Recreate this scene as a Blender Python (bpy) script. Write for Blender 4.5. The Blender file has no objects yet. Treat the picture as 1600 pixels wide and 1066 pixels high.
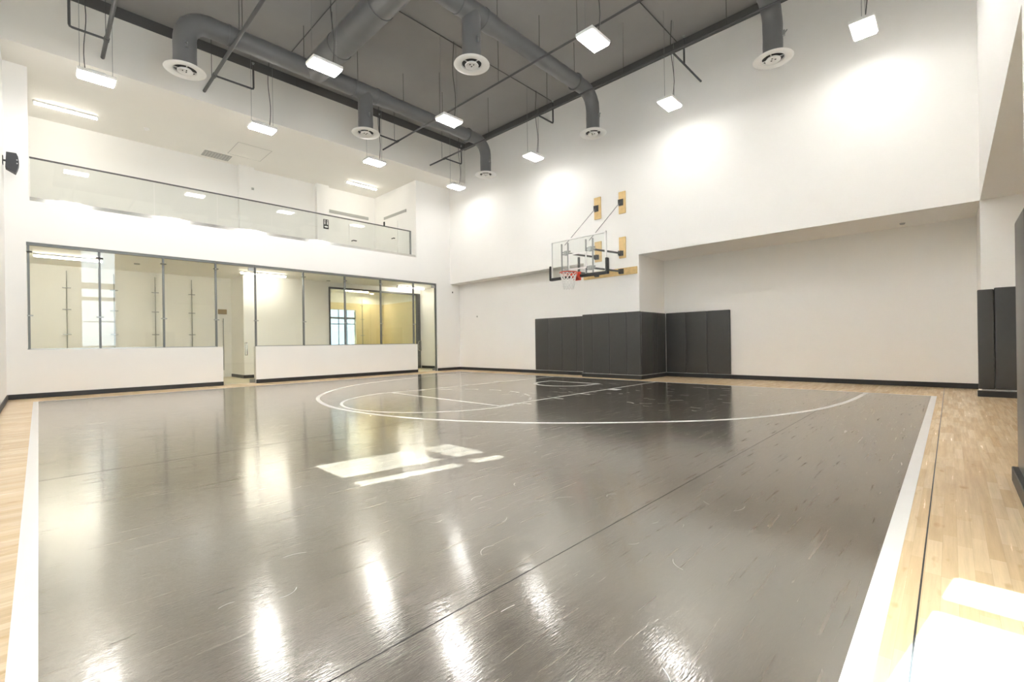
import bpy, bmesh, math, random
from math import sin, cos, pi, radians, sqrt, atan2
from mathutils import Vector, Matrix

S = 0.74                      # metres per layout unit
scene = bpy.context.scene
C = scene.collection
rnd = random.Random(7)

# ------------------------------------------------------------------ materials
def mat(name):
    m = bpy.data.materials.new(name); m.use_nodes = True
    nt = m.node_tree; nt.nodes.clear()
    out = nt.nodes.new('ShaderNodeOutputMaterial')
    return m, nt, out

def N(nt, typ, **kw):
    n = nt.nodes.new(typ)
    for k, v in kw.items(): setattr(n, k, v)
    return n

def principled(nt, out, col=(.8, .8, .8), rough=.5, metal=0., spec=.5):
    b = N(nt, 'ShaderNodeBsdfPrincipled')
    b.inputs['Base Color'].default_value = (*col, 1)
    b.inputs['Roughness'].default_value = rough
    b.inputs['Metallic'].default_value = metal
    b.inputs['Specular IOR Level'].default_value = spec
    nt.links.new(b.outputs[0], out.inputs[0])
    return b

def simple(name, col, rough=.5, metal=0., spec=.5, var=.04, scale=6., bump=0.):
    """plain surface with a slight procedural unevenness"""
    m, nt, out = mat(name)
    b = principled(nt, out, col, rough, metal, spec)
    tc = N(nt, 'ShaderNodeTexCoord')
    nz = N(nt, 'ShaderNodeTexNoise'); nz.inputs['Scale'].default_value = scale; nz.inputs['Detail'].default_value = 4
    nt.links.new(tc.outputs['Object'], nz.inputs['Vector'])
    mx = N(nt, 'ShaderNodeMix', data_type='RGBA')
    mx.inputs[6].default_value = (*[c * (1 - var) for c in col], 1)
    mx.inputs[7].default_value = (*[min(1, c * (1 + var)) for c in col], 1)
    nt.links.new(nz.outputs[0], mx.inputs[0])
    nt.links.new(mx.outputs[2], b.inputs['Base Color'])
    if bump:
        n2 = N(nt, 'ShaderNodeTexNoise'); n2.inputs['Scale'].default_value = 160
        nt.links.new(tc.outputs['Object'], n2.inputs['Vector'])
        bp = N(nt, 'ShaderNodeBump'); bp.inputs['Strength'].default_value = bump; bp.inputs['Distance'].default_value = .002
        nt.links.new(n2.outputs[0], bp.inputs['Height']); nt.links.new(bp.outputs[0], b.inputs['Normal'])
    return m

def emit(name, col, strength):
    m, nt, out = mat(name)
    e = N(nt, 'ShaderNodeEmission'); e.inputs[0].default_value = (*col, 1); e.inputs[1].default_value = strength
    nt.links.new(e.outputs[0], out.inputs[0])
    return m

def glass(name, tint, f0=.04):
    m, nt, out = mat(name)
    lw = N(nt, 'ShaderNodeLayerWeight'); lw.inputs['Blend'].default_value = .5
    p = N(nt, 'ShaderNodeMath', operation='POWER'); p.inputs[1].default_value = 5
    nt.links.new(lw.outputs['Facing'], p.inputs[0])
    a = N(nt, 'ShaderNodeMath', operation='MULTIPLY_ADD'); a.inputs[1].default_value = 1 - f0; a.inputs[2].default_value = f0
    nt.links.new(p.outputs[0], a.inputs[0])
    t = N(nt, 'ShaderNodeBsdfTransparent'); t.inputs[0].default_value = (*tint, 1)
    g = N(nt, 'ShaderNodeBsdfGlossy'); g.inputs['Roughness'].default_value = 0.0
    mx = N(nt, 'ShaderNodeMixShader')
    nt.links.new(a.outputs[0], mx.inputs[0]); nt.links.new(t.outputs[0], mx.inputs[1]); nt.links.new(g.outputs[0], mx.inputs[2])
    nt.links.new(mx.outputs[0], out.inputs[0])
    return m

def plank_material(name, c1, c2, mortar, rough, spec, row, length, grain, scuffs=0., rvar=.06, msize=.0006, wave=0., pores=.0005, ior=1.5, coat=0., coat_rough=.1, knots=0.):
    """boards running along world Y"""
    m, nt, out = mat(name)
    b = principled(nt, out, c1, rough, 0, spec)
    b.inputs['IOR'].default_value = ior
    b.inputs['Coat Weight'].default_value = coat; b.inputs['Coat Roughness'].default_value = coat_rough; b.inputs['Coat IOR'].default_value = 1.65
    L = nt.links.new
    tc = N(nt, 'ShaderNodeTexCoord')
    mp = N(nt, 'ShaderNodeMapping'); mp.inputs['Rotation'].default_value = (0, 0, pi / 2)
    L(tc.outputs['Object'], mp.inputs['Vector'])
    br = N(nt, 'ShaderNodeTexBrick')
    br.offset = .37; br.offset_frequency = 2; br.squash = 1.3; br.squash_frequency = 3
    br.inputs['Color1'].default_value = (*c1, 1); br.inputs['Color2'].default_value = (*c2, 1)
    br.inputs['Mortar'].default_value = (*mortar, 1)
    br.inputs['Scale'].default_value = 1.0; br.inputs['Mortar Size'].default_value = msize
    br.inputs['Brick Width'].default_value = length; br.inputs['Row Height'].default_value = row
    L(mp.outputs[0], br.inputs['Vector'])
    mp2 = N(nt, 'ShaderNodeMapping'); mp2.inputs['Scale'].default_value = (38, 1.6, 1)
    L(tc.outputs['Object'], mp2.inputs['Vector'])
    gr = N(nt, 'ShaderNodeTexNoise'); gr.inputs['Scale'].default_value = 1.; gr.inputs['Detail'].default_value = 6; gr.inputs['Roughness'].default_value = .65
    L(mp2.outputs[0], gr.inputs['Vector'])
    ramp = N(nt, 'ShaderNodeMapRange'); ramp.inputs[1].default_value = .3; ramp.inputs[2].default_value = .7
    ramp.inputs[3].default_value = 1 - grain; ramp.inputs[4].default_value = 1 + grain
    L(gr.outputs[0], ramp.inputs[0])
    mul = N(nt, 'ShaderNodeVectorMath', operation='MULTIPLY')
    L(br.outputs['Color'], mul.inputs[0]); L(ramp.outputs[0], mul.inputs[1])
    col = mul.outputs[0]
    if scuffs:
        mp3 = N(nt, 'ShaderNodeMapping'); mp3.inputs['Scale'].default_value = (9, 34, 1); mp3.inputs['Rotation'].default_value = (0, 0, .5)
        L(tc.outputs['Object'], mp3.inputs['Vector'])
        vo = N(nt, 'ShaderNodeTexVoronoi'); vo.inputs['Scale'].default_value = 1.; vo.inputs['Randomness'].default_value = 1
        L(mp3.outputs[0], vo.inputs['Vector'])
        lt = N(nt, 'ShaderNodeMath', operation='LESS_THAN'); lt.inputs[1].default_value = .085
        L(vo.outputs['Distance'], lt.inputs[0])
        sp = N(nt, 'ShaderNodeSeparateColor'); L(vo.outputs['Color'], sp.inputs[0])
        gt = N(nt, 'ShaderNodeMath', operation='GREATER_THAN'); gt.inputs[1].default_value = .985
        L(sp.outputs[0], gt.inputs[0])
        an = N(nt, 'ShaderNodeMath', operation='MULTIPLY'); L(lt.outputs[0], an.inputs[0]); L(gt.outputs[0], an.inputs[1])
        mp4 = N(nt, 'ShaderNodeTexNoise'); mp4.inputs['Scale'].default_value = 1.1; mp4.inputs['Detail'].default_value = 3
        L(tc.outputs['Object'], mp4.inputs['Vector'])
        haze = N(nt, 'ShaderNodeMapRange'); haze.inputs[1].default_value = .35; haze.inputs[2].default_value = .75; haze.inputs[3].default_value = .75; haze.inputs[4].default_value = 1.5
        L(mp4.outputs[0], haze.inputs[0])
        m3 = N(nt, 'ShaderNodeVectorMath', operation='MULTIPLY'); L(col, m3.inputs[0]); L(haze.outputs[0], m3.inputs[1])
        mx = N(nt, 'ShaderNodeMix', data_type='RGBA'); mx.inputs[7].default_value = (.55, .53, .5, 1)
        an2 = N(nt, 'ShaderNodeMath', operation='MULTIPLY'); an2.inputs[1].default_value = scuffs; L(an.outputs[0], an2.inputs[0])
        L(an2.outputs[0], mx.inputs[0]); L(m3.outputs[0], mx.inputs[6])
        col = mx.outputs[2]
    if knots:
        kn = N(nt, 'ShaderNodeTexNoise'); kn.inputs['Scale'].default_value = 1.; kn.inputs['Detail'].default_value = 2
        mk = N(nt, 'ShaderNodeMapping'); mk.inputs['Scale'].default_value = (17, 5, 1); L(tc.outputs['Object'], mk.inputs['Vector']); L(mk.outputs[0], kn.inputs['Vector'])
        kr = N(nt, 'ShaderNodeMapRange'); kr.inputs[1].default_value = .64; kr.inputs[2].default_value = .76; kr.inputs[3].default_value = 0; kr.inputs[4].default_value = knots
        L(kn.outputs[0], kr.inputs[0])
        mk2 = N(nt, 'ShaderNodeMix', data_type='RGBA'); mk2.inputs[7].default_value = (.50, .31, .14, 1)
        L(kr.outputs[0], mk2.inputs[0]); L(col, mk2.inputs[6]); col = mk2.outputs[2]
    L(col, b.inputs['Base Color'])
    rr = N(nt, 'ShaderNodeMapRange'); rr.inputs[1].default_value = .25; rr.inputs[2].default_value = .75
    rr.inputs[3].default_value = rough - rvar; rr.inputs[4].default_value = rough + rvar
    L(gr.outputs[0], rr.inputs[0]); L(rr.outputs[0], b.inputs['Roughness'])
    if wave:
        mp5 = N(nt, 'ShaderNodeMapping'); mp5.inputs['Scale'].default_value = (14, 2.2, 1)
        L(tc.outputs['Object'], mp5.inputs['Vector'])
        n5 = N(nt, 'ShaderNodeTexNoise'); n5.inputs['Scale'].default_value = 1.; n5.inputs['Detail'].default_value = 2
        L(mp5.outputs[0], n5.inputs['Vector'])
        bp = N(nt, 'ShaderNodeBump'); bp.inputs['Strength'].default_value = wave; bp.inputs['Distance'].default_value = .004
        L(n5.outputs[0], bp.inputs['Height'])
        mp6 = N(nt, 'ShaderNodeMapping'); mp6.inputs['Scale'].default_value = (150, 22, 1)
        L(tc.outputs['Object'], mp6.inputs['Vector'])
        n6 = N(nt, 'ShaderNodeTexNoise'); n6.inputs['Scale'].default_value = 1.; n6.inputs['Detail'].default_value = 2
        L(mp6.outputs[0], n6.inputs['Vector'])
        bp2 = N(nt, 'ShaderNodeBump'); bp2.inputs['Strength'].default_value = 1.; bp2.inputs['Distance'].default_value = pores
        L(n6.outputs[0], bp2.inputs['Height']); L(bp.outputs[0], bp2.inputs['Normal'])
        L(bp2.outputs[0], b.inputs['Normal']); L(bp2.outputs[0], b.inputs['Coat Normal'])
        b.inputs['Coat Tint'].default_value = (1, .96, .89, 1)
    return m

M = dict(
    white=simple('wall_paint_white', (.915, .903, .878), .6, var=.015, scale=1.5, bump=.06),
    ceil_white=simple('ceiling_paint_white', (.87, .85, .80), .7, var=.015, scale=1.5),
    dark_ceiling=simple('ceiling_paint_charcoal', (.31, .303, .295), .75, var=.12, scale=.9),
    dark_trim=simple('trim_paint_charcoal', (.10, .098, .095), .55, var=.08),
    duct=simple('duct_paint_charcoal', (.15, .15, .152), .38, var=.08, scale=2.5),
    pipe=simple('pipe_paint_black', (.075, .075, .075), .4, var=.1),
    black=simple('black_rubber', (.018, .018, .018), .45, var=.1),
    vinyl=simple('charcoal_vinyl', (.052, .051, .050), .29, var=.08, scale=9, bump=.15),
    steel=simple('brushed_steel', (.42, .43, .43), .32, 1., var=.05),
    frame=simple('grey_aluminium', (.20, .21, .21), .45, .3, var=.05),
    chrome=simple('polished_steel', (.72, .71, .69), .12, 1., var=.03),
    white_metal=simple('white_enamel', (.92, .91, .89), .35, var=.02),
    orange=simple('rim_orange', (.72, .075, .035), .35, var=.06),
    net=simple('net_cord_white', (.85, .84, .82), .8, var=.03),
    ply=simple('pine_board', (.74, .53, .24), .55, var=.22, scale=11),
    tan=simple('tan_wall', (.82, .70, .44), .6, var=.05, scale=1.),
    pale_floor=simple('pale_floor', (.68, .60, .42), .3, var=.05, scale=5),
    brown=simple('sign_brown', (.30, .22, .12), .5, var=.05),
    line=simple('court_line_white', (.88, .87, .85), .2, var=.02),
    scuff=simple('pale_scuff', (.50, .48, .45), .5, var=.1),
    seam=simple('floor_seam', (.03, .028, .025), .5, var=.1),
    speaker=simple('speaker_black', (.035, .037, .042), .5, var=.1),
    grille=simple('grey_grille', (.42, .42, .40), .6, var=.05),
    panel_line=simple('panel_outline_grey', (.55, .54, .51), .7, var=.03),
    wire=simple('wire_grey', (.28, .28, .28), .5, .3, var=.05),
    lamp=emit('lamp_diffuser_light', (1, .978, .94), 26.),
    lamp_dim=emit('lamp_diffuser_light_dimmed', (1, .978, .94), 11.5),
    tube=emit('tube_light', (1, .95, .84), 8.),
    tube2=emit('corridor_tube_light', (1, .95, .82), 15.),
    tube3=emit('room_tube_light', (1, .93, .78), 12.),
    spot=emit('downlight_lens_light', (1, .88, .68), 130.),
    glass=glass('clear_glass', (.97, .978, .962), .03),
    bal_glass=glass('balustrade_glass', (.945, .955, .945), .03),
    dark_glass=glass('grey_tinted_glass', (.93, .95, .91), .04),
    sun_glass=glass('solar_control_glass', (.30, .32, .33), .05),
    room_glass=glass('shaded_glass', (.40, .42, .43), .05),
    board_glass=glass('backboard_glass', (.97, .98, .975), .035),
    maple=plank_material('maple_boards', (.80, .62, .40), (.69, .50, .295), (.56, .41, .25), .24, .5, .057, .48, .10, rvar=.05, msize=.0004, knots=.5),
    court=plank_material('black_stained_boards', (.046, .037, .028), (.062, .050, .038), (.036, .030, .024), .25, .5, .057, .62, .22, scuffs=.7, rvar=.05, wave=.12, ior=2.3, coat=1., coat_rough=.09),
)

# ------------------------------------------------------------------ mesh builder (layout units, scaled by S on build)
class MB:
    def __init__(s): s.bm = bmesh.new()
    def box(s, x0, x1, y0, y1, z0, z1, bev=0., seg=2):
        b2 = bmesh.new()
        bmesh.ops.create_cube(b2, size=1)
        for v in b2.verts:
            v.co = Vector(((x0 + x1) / 2 + v.co.x * (x1 - x0), (y0 + y1) / 2 + v.co.y * (y1 - y0), (z0 + z1) / 2 + v.co.z * (z1 - z0)))
        if bev: bmesh.ops.bevel(b2, geom=b2.edges[:], offset=bev, segments=seg, affect='EDGES', profile=.6)
        s._merge(b2); return s
    def _merge(s, b2, mtx=None):
        me = bpy.data.meshes.new('tmp'); b2.to_mesh(me); b2.free()
        if mtx is not None: me.transform(mtx)
        s.bm.from_mesh(me); bpy.data.meshes.remove(me)
    def poly(s, pts, faces):
        vs = [s.bm.verts.new(Vector(p)) for p in pts]
        for f in faces: s.bm.faces.new([vs[i] for i in f])
        return s
    def prism(s, prof, axis, a, b):
        """closed profile (2-d list) extruded along an axis from a to b"""
        def P(p, t):
            return {'x': (t, p[0], p[1]), 'y': (p[0], t, p[1]), 'z': (p[0], p[1], t)}[axis]
        n = len(prof)
        pts = [P(p, a) for p in prof] + [P(p, b) for p in prof]
        fs = [list(range(n))[::-1], [n + i for i in range(n)]] + [[i, (i + 1) % n, n + (i + 1) % n, n + i] for i in range(n)]
        s.poly(pts, fs); return s
    def tube(s, pts, r, seg=12, caps=True, radii=None, closed=False):
        P = [Vector(p) for p in pts]; n = len(P)
        rings = []; up = None
        for i in range(n):
            if closed: t = (P[(i + 1) % n] - P[i - 1])
            else: t = (P[min(i + 1, n - 1)] - P[max(i - 1, 0)])
            t.normalize()
            if up is None:
                a = Vector((0, 0, 1)) if abs(t.z) < .9 else Vector((1, 0, 0))
                up = (a - t * a.dot(t)).normalized()
            else:
                up = (up - t * up.dot(t)).normalized()
            si = t.cross(up)
            rr = radii[i] if radii else r
            rings.append([s.bm.verts.new(P[i] + (up * cos(2 * pi * k / seg) + si * sin(2 * pi * k / seg)) * rr) for k in range(seg)])
        for i in range(n - (0 if closed else 1)):
            A, B = rings[i], rings[(i + 1) % n]
            for k in range(seg): s.bm.faces.new([A[k], A[(k + 1) % seg], B[(k + 1) % seg], B[k]])
        if caps and not closed:
            s.bm.faces.new(rings[0][::-1]); s.bm.faces.new(rings[-1])
        return s
    def lathe(s, prof, cx, cy, seg=32):
        """profile [(r,z)] spun about the vertical through cx,cy"""
        rings = []
        for r, z in prof:
            if r < 1e-6: rings.append([s.bm.verts.new((cx, cy, z))])
            else: rings.append([s.bm.verts.new((cx + r * cos(2 * pi * k / seg), cy + r * sin(2 * pi * k / seg), z)) for k in range(seg)])
        for A, B in zip(rings, rings[1:]):
            for k in range(seg):
                if len(A) == 1 and len(B) == 1: continue
                if len(A) == 1: s.bm.faces.new([A[0], B[k], B[(k + 1) % seg]])
                elif len(B) == 1: s.bm.faces.new([A[k], B[0], A[(k + 1) % seg]])
                else: s.bm.faces.new([A[k], B[k], B[(k + 1) % seg], A[(k + 1) % seg]])
        return s
    def ribbon(s, pts, w, z0, z1, closed=False):
        """flat painted line of width w"""
        P = [Vector((p[0], p[1])) for p in pts]; n = len(P); prev = None
        rows = []
        for i in range(n):
            if closed: t = P[(i + 1) % n] - P[i - 1]
            else: t = P[min(i + 1, n - 1)] - P[max(i - 1, 0)]
            t.normalize(); nn = Vector((-t.y, t.x)) * w / 2
            a, b = P[i] + nn, P[i] - nn
            rows.append([s.bm.verts.new((a.x, a.y, z1)), s.bm.verts.new((b.x, b.y, z1)), s.bm.verts.new((b.x, b.y, z0)), s.bm.verts.new((a.x, a.y, z0))])
        for i in range(n - (0 if closed else 1)):
            A, B = rows[i], rows[(i + 1) % n]
            for k in range(4): s.bm.faces.new([A[k], A[(k + 1) % 4], B[(k + 1) % 4], B[k]])
        if not closed:
            s.bm.faces.new(rows[0][::-1]); s.bm.faces.new(rows[-1])
        return s
    def build(s, name, m, parent=None, smooth=True, kind=None, label=None):
        bmesh.ops.recalc_face_normals(s.bm, faces=s.bm.faces[:])
        me = bpy.data.meshes.new(name); s.bm.to_mesh(me); s.bm.free()
        off = Vector((0, 0, 0))
        p = parent
        while p is not None: off += p.location; p = p.parent
        if parent is None:
            # origin at the base centre of the thing
            if len(me.vertices):
                xs = [v.co for v in me.vertices]
                lo = Vector([min(c[i] for c in xs) for i in range(3)]); hi = Vector([max(c[i] for c in xs) for i in range(3)])
                org = Vector(((lo.x + hi.x) / 2, (lo.y + hi.y) / 2, lo.z)) * S
                if kind == 'structure': org = Vector((0, 0, 0))
        me.transform(Matrix.Scale(S, 4))
        o = bpy.data.objects.new(name, me); C.objects.link(o)
        if parent is None:
            me.transform(Matrix.Translation(-org)); o.location = org
        else:
            me.transform(Matrix.Translation(-off)); o.parent = parent
        me.materials.append(m)
        if smooth:
            for p in me.polygons: p.use_smooth = True
            me.set_sharp_from_angle(angle=radians(38))
        if kind: o['kind'] = kind
        if label: o['label'] = label
        return o

def thing(name, loc, label=None, cat=None, group=None, kind=None):
    o = bpy.data.objects.new(name, None); C.objects.link(o)
    o.location = Vector(loc) * S; o.empty_display_size = .1
    tag(o, label, cat, group, kind); return o
def tag(o, label=None, cat=None, group=None, kind=None):
    if label: o['label'] = label
    if cat: o['category'] = cat
    if group: o['group'] = group
    if kind: o['kind'] = kind
    return o
def dup(root, loc, label=None, group=None):
    """copy of a thing with copies of its parts and sub-parts (mesh data shared)"""
    r = root.copy(); C.objects.link(r); r.location = Vector(loc) * S
    if label: r['label'] = label
    if group: r['group'] = group
    for ch in list(root.children):
        c = ch.copy(); C.objects.link(c); c.parent = r
        for g in list(ch.children):
            d = g.copy(); C.objects.link(d); d.parent = c
    return r
def arc(cx, cy, r, a0, a1, n=24):
    return [(cx + r * cos(radians(a0 + (a1 - a0) * i / n)), cy + r * sin(radians(a0 + (a1 - a0) * i / n))) for i in range(n + 1)]
def catmull(P, n=8):
    out = []
    for i in range(len(P) - 1):
        p0 = Vector(P[max(i - 1, 0)]); p1 = Vector(P[i]); p2 = Vector(P[i + 1]); p3 = Vector(P[min(i + 2, len(P) - 1)])
        for k in range(n):
            t = k / n
            out.append(tuple(.5 * ((2 * p1) + (p2 - p0) * t + (2 * p0 - 5 * p1 + 4 * p2 - p3) * t * t + (3 * p1 - p0 - 3 * p2 + p3) * t ** 3)))
    out.append(tuple(P[-1])); return out

# ------------------------------------------------------------------ layout (units)
HS = 4.86          # underside of the upper walls
HK = 10.21         # gallery ceiling / bulkhead
HC = 12.0          # bottom of the dark painted band
ZT = 12.35         # dark ceiling
X1 = 20.948        # right wall face
YN = -16.9         # near wall face (behind the camera)
YRL, YRR = .656, 2.158    # depth of the left and the right recess of the hoop wall
XK = 1.415         # bulkhead face
CX0, CX1 = 9.10, 11.683   # column below the hoop
HG, HB, HH = 4.82, 1.50, 6.10
HOOPX = 10.39

# ================================================================== SETTING
# ---- floors
fl = MB().box(-.25, 22.6, -17.0, 2.4, -.2, 0).build('floor', M['maple'], kind='structure', smooth=False)
CA, CB, CY0, CY1 = 1.465, 20.025, -16.244, -.704
MB().box(CA, CB, CY0, CY1, 0, .0016).build('court_surface', M['court'], fl, smooth=False, label='glossy black stained court surface')
Z0, Z1 = .0016, .003
w = .105
b = MB()
b.box(CA - .02, CB + w, CY0 - w, CY0, 0, Z1); b.box(CA - .02, CB + w, CY1, CY1 + .07, 0, Z1)
b.box(CB, CB + w, CY0, CY1, 0, Z1); b.box(CA - .04, CA, CY0 - w, CY1 + .07, 0, Z1)
b.build('boundary_line', M['line'], fl, smooth=False, label='white boundary line around the black court')
pts3 = catmull([(2.75, -.75), (2.95, -3.0), (3.42, -5.6), (4.25, -7.85), (5.6, -9.47), (7.2, -10.63), (8.9, -11.2), (10.35, -11.33), (11.9, -11.15),
                (13.3, -10.695), (14.84, -9.805), (16.257, -8.565), (17.465, -7.138), (18.24, -5.29), (18.56, -3.724), (18.68, -2.4), (18.73, -.75)], 8)
MB().ribbon(pts3, .105, Z0, Z1).build('three_point_line', M['line'], fl, smooth=False)
LX, LH, FTY, FR = 10.3, 2.36, -8.65, 2.5
b = MB()
b.box(LX - LH - .035, LX - LH + .035, FTY, CY1, Z0, Z1); b.box(LX + LH - .035, LX + LH + .035, FTY, CY1, Z0, Z1)
b.build('lane_line', M['line'], fl, smooth=False)
MB().box(LX - LH, LX + LH, FTY - .035, FTY + .035, Z0, Z1).build('free_throw_line', M['line'], fl, smooth=False)
MB().ribbon(arc(LX, FTY, FR, 172, 368, 48), .07, Z0, Z1).build('free_throw_circle', M['line'], fl, smooth=False)
b = MB()
for k in range(8):
    a0 = 12 + k * 20.2
    b.ribbon(arc(LX, FTY, FR, a0, a0 + 10.5, 5), .07, Z0, Z1)
b.build('free_throw_dashes', M['line'], fl, smooth=False)
b = MB()
for sx in (-1, 1):
    for yy, hh in ((-3.85, .16), (-5.43, .035), (-6.66, .035), (-7.94, .035)):
        xa = LX + sx * (LH + .03); xb = LX + sx * (LH + .36)
        b.box(min(xa, xb), max(xa, xb), yy - hh, yy + hh, Z0, Z1)
b.build('lane_marks', M['line'], fl, smooth=False)
ra = [(LX - 1.08, -2.5)] + arc(LX, -3.0, 1.08, 180, 360, 24) + [(LX + 1.08, -2.5)]
b = MB().ribbon(ra, .14, Z0, Z1); b.box(LX - 1.12, LX + 1.15, -2.57, -2.43, Z0, Z1)
b.build('restricted_arc', M['line'], fl, smooth=False)
b = MB()
b.box(18.38, 18.387, CY0, CY1, .0016, .0024); b.box(20.243, 20.252, YN, 2.1, 0, .0008); b.box(12.9, 12.91, CY0, -11, .0016, .0022)
b.build('floor_seam', M['seam'], fl, smooth=False, label='dark joint between floor sections')
b = MB(); rs = random.Random(3)
def scuff(x, y, a, ln, bend, wd):
    P = []
    for k in range(6):
        t = k / 5 - .5; aa = a + bend * t
        P.append((x + ln * t * cos(aa), y + ln * t * sin(aa)))
    b.ribbon(P, wd, .0016, .0021)
for k in range(60):      # worn zone under and beside the hoop
    scuff(rs.uniform(11.0, 17.2), rs.uniform(-7.2, -1.2), rs.uniform(-.5, .9), rs.uniform(.08, .32), rs.uniform(-1, 1), rs.uniform(.012, .03))
for k in range(34):      # scratches scattered over the near half of the court
    scuff(rs.uniform(14.5, 19.8), rs.uniform(-16, -11.5), rs.uniform(-2.2, -.6), rs.uniform(.03, .2), rs.uniform(-1.2, 1.2), rs.uniform(.002, .005))
b.build('scuff_marks', M['scuff'], fl, smooth=False, kind='stuff', label='pale scuffs and scratches on the black court')
MB().box(-9.0, -.25, -17.0, .65, -.2, -.0).build('floor', M['pale_floor'], kind='structure', smooth=False)

# ---- hoop wall
b = MB()
b.box(-.25, 22.6, 0, 2.6, HS, ZT + .3)
b.box(-.25, CX0, YRL, 2.6, -.2, HS); b.box(CX0, CX1, 0, 2.6, -.2, HS)
b.box(CX1, X1, YRR, 2.6, -.2, HS); b.box(X1, 22.6, 0, 2.6, -.2, HS)
b.build('wall_back', M['white'], kind='structure', smooth=False)

# ---- glass wall
b = MB()
b.box(-.25, 0, YN, -16.461, -.2, HG); b.box(-.25, 0, YN, -16.386, HH, HK)
b.box(-.25, 0, -16.461, -11.25, -.2, HB); b.box(-.25, 0, -10.09, -2.27, -.2, HB)
b.box(-.25, 0, YN, YRL, HG, HH)
b.box(-.25, 0, -.977, YRL, -.2, HG); b.box(-.25, 0, -2.256, 0, HH, HK)
b.build('wall_left', M['white'], kind='structure', smooth=False)
MB().box(-9.0, -.25, YN, .65, 4.9, HH).build('trim_1', M['ceil_white'], kind='structure', smooth=False)   # slab between corridor and gallery
MB().box(-4.5, XK, YN, 0, HK, ZT + .3).build('trim_2', M['ceil_white'], kind='structure', smooth=False)   # bulkhead over the gallery
# ---- gallery walls
b = MB()
b.box(-4.5, -4.25, YN, -2.0, HH, HK)
b.box(-4.25, -4.0, -9.5, -8.84, HH, HK); b.box(-4.25, -4.0, -5.8, -5.14, HH, HK)
b.box(-4.25, -.25, -2.256, -2.0, HH, HK)
b.build('wall_gallery', M['white'], kind='structure', smooth=False)
# ---- corridor and the glass room behind it
b = MB()
b.box(-5.9, -5.62, YN, -9.5, -.2, 4.9)
b.box(-8.3, -3.64, -9.5, -5.36, -.2, 4.9)
b.box(-8.3, -.25, .45, .65, -.2, 4.9)
b.box(-3.74, -3.6, -5.36, .45, 4.62, 4.9); b.box(-8.3, -8.0, -5.36, .45, 4.25, 4.9)
b.build('wall_corridor', M['white'], kind='structure', smooth=False)
b = MB()
b.box(-8.3, -8.0, -5.36, -3.4, -.2, 4.25); b.box(-8.3, -8.0, -1.6, .45, -.2, 4.25)
b.box(-8.3, -8.0, -3.4, -1.6, 3.8, 4.25); b.box(-8.3, -8.0, -3.4, -1.6, -.2, .5)
b.box(-8.0, -3.8, .40, .45, 0, 4.25)
b.build('wall_room', M['tan'], kind='structure', smooth=False)

# ---- near wall (behind the camera) with two windows
WA = (14.18, 15.40, 3.04, 5.0); WB = (19.66, 20.5, .9, 4.69)
b = MB()
def wall_with_holes(b, axis, a0, a1, t0, t1, z0, z1, holes):
    holes = sorted(holes); cur = a0
    def bx(p, q, za, zb):
        if q - p < 1e-6 or zb - za < 1e-6: return
        if axis == 'x': b.box(p, q, t0, t1, za, zb)
        else: b.box(t0, t1, p, q, za, zb)
    for h0, h1, hz0, hz1 in holes:
        bx(cur, h0, z0, z1); bx(h0, h1, z0, hz0); bx(h0, h1, hz1, z1); cur = h1
    bx(cur, a1, z0, z1)
wall_with_holes(b, 'x', -9.0, 22.6, YN - .1, YN, -.2, ZT + .3, [WA, WB])
b.build('wall_near', M['white'], kind='structure', smooth=False)
# ---- right wall, recess and window
WR = (-14.2, -12.5, 1.7, 8.9)
b = MB()
b.box(X1, 22.6, -9.27, 0, HS, ZT + .3)
wall_with_holes(b, 'y', YN, -9.27, X1, X1 + .3, -.2, ZT + .3, [WR])
b.box(X1 + .3, 22.6, -9.5, -9.27, -.2, HS)
b.box(22.3, 22.6, -9.27, 0, -.2, HS)
b.build('wall_right', M['white'], kind='structure', smooth=False)
# ---- dark ceiling
MB().box(XK - .1, X1 + .1, -15.5, .1, ZT, ZT + .2).build('ceiling', M['dark_ceiling'], kind='structure', smooth=False)
MB().box(-.25, X1 + .3, YN - .1, -15.5, HC, ZT + .3).build('trim_3', M['ceil_white'], kind='structure', smooth=False)
b = MB()
b.box(XK, XK + .03, -15.5, 0, HC, ZT); b.box(XK, X1, -.03, 0, HC, ZT); b.box(X1 - .03, X1, -15.5, 0, HC, ZT)
b.build('trim_4', M['dark_trim'], kind='structure', smooth=False)

# ---- baseboards
bh, bt = .15, .03
def baseboard(name, boxes):
    b = MB()
    for x0, x1, y0, y1 in boxes: b.box(x0, x1, y0, y1, 0, bh, .006, 1)
    return b.build(name, M['black'], kind='structure', smooth=False)
baseboard('baseboard_left', [(0, bt, YN, -11.25), (0, bt, -10.09, -2.27), (0, bt, -.977, YRL)])
baseboard('baseboard_near', [(0, X1, YN, YN + bt)])
baseboard('baseboard_back', [(0, 5.76, YRL - bt, YRL), (14.36, X1, YRR - bt, YRR)])
baseboard('baseboard_column', [(5.76, CX0, YRL - .11, YRL), (CX0 - .09, CX1 + .11, -.11, 0), (CX1, CX1 + .11, 0, YRR), (CX1 + .11, 14.36, YRR - .11, YRR)])
baseboard('baseboard_right', [(X1 - .115, X1, -13, -9.27), (20.86, 22.3, -.11, 0), (22.3 - bt, 22.3, -9.27, 0)])
baseboard('baseboard_corridor', [(-3.64, -3.61, -9.53, -5.36), (-5.6, -3.61, -9.53, -9.5), (-3.5, -.25, .42, .45)])

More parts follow.
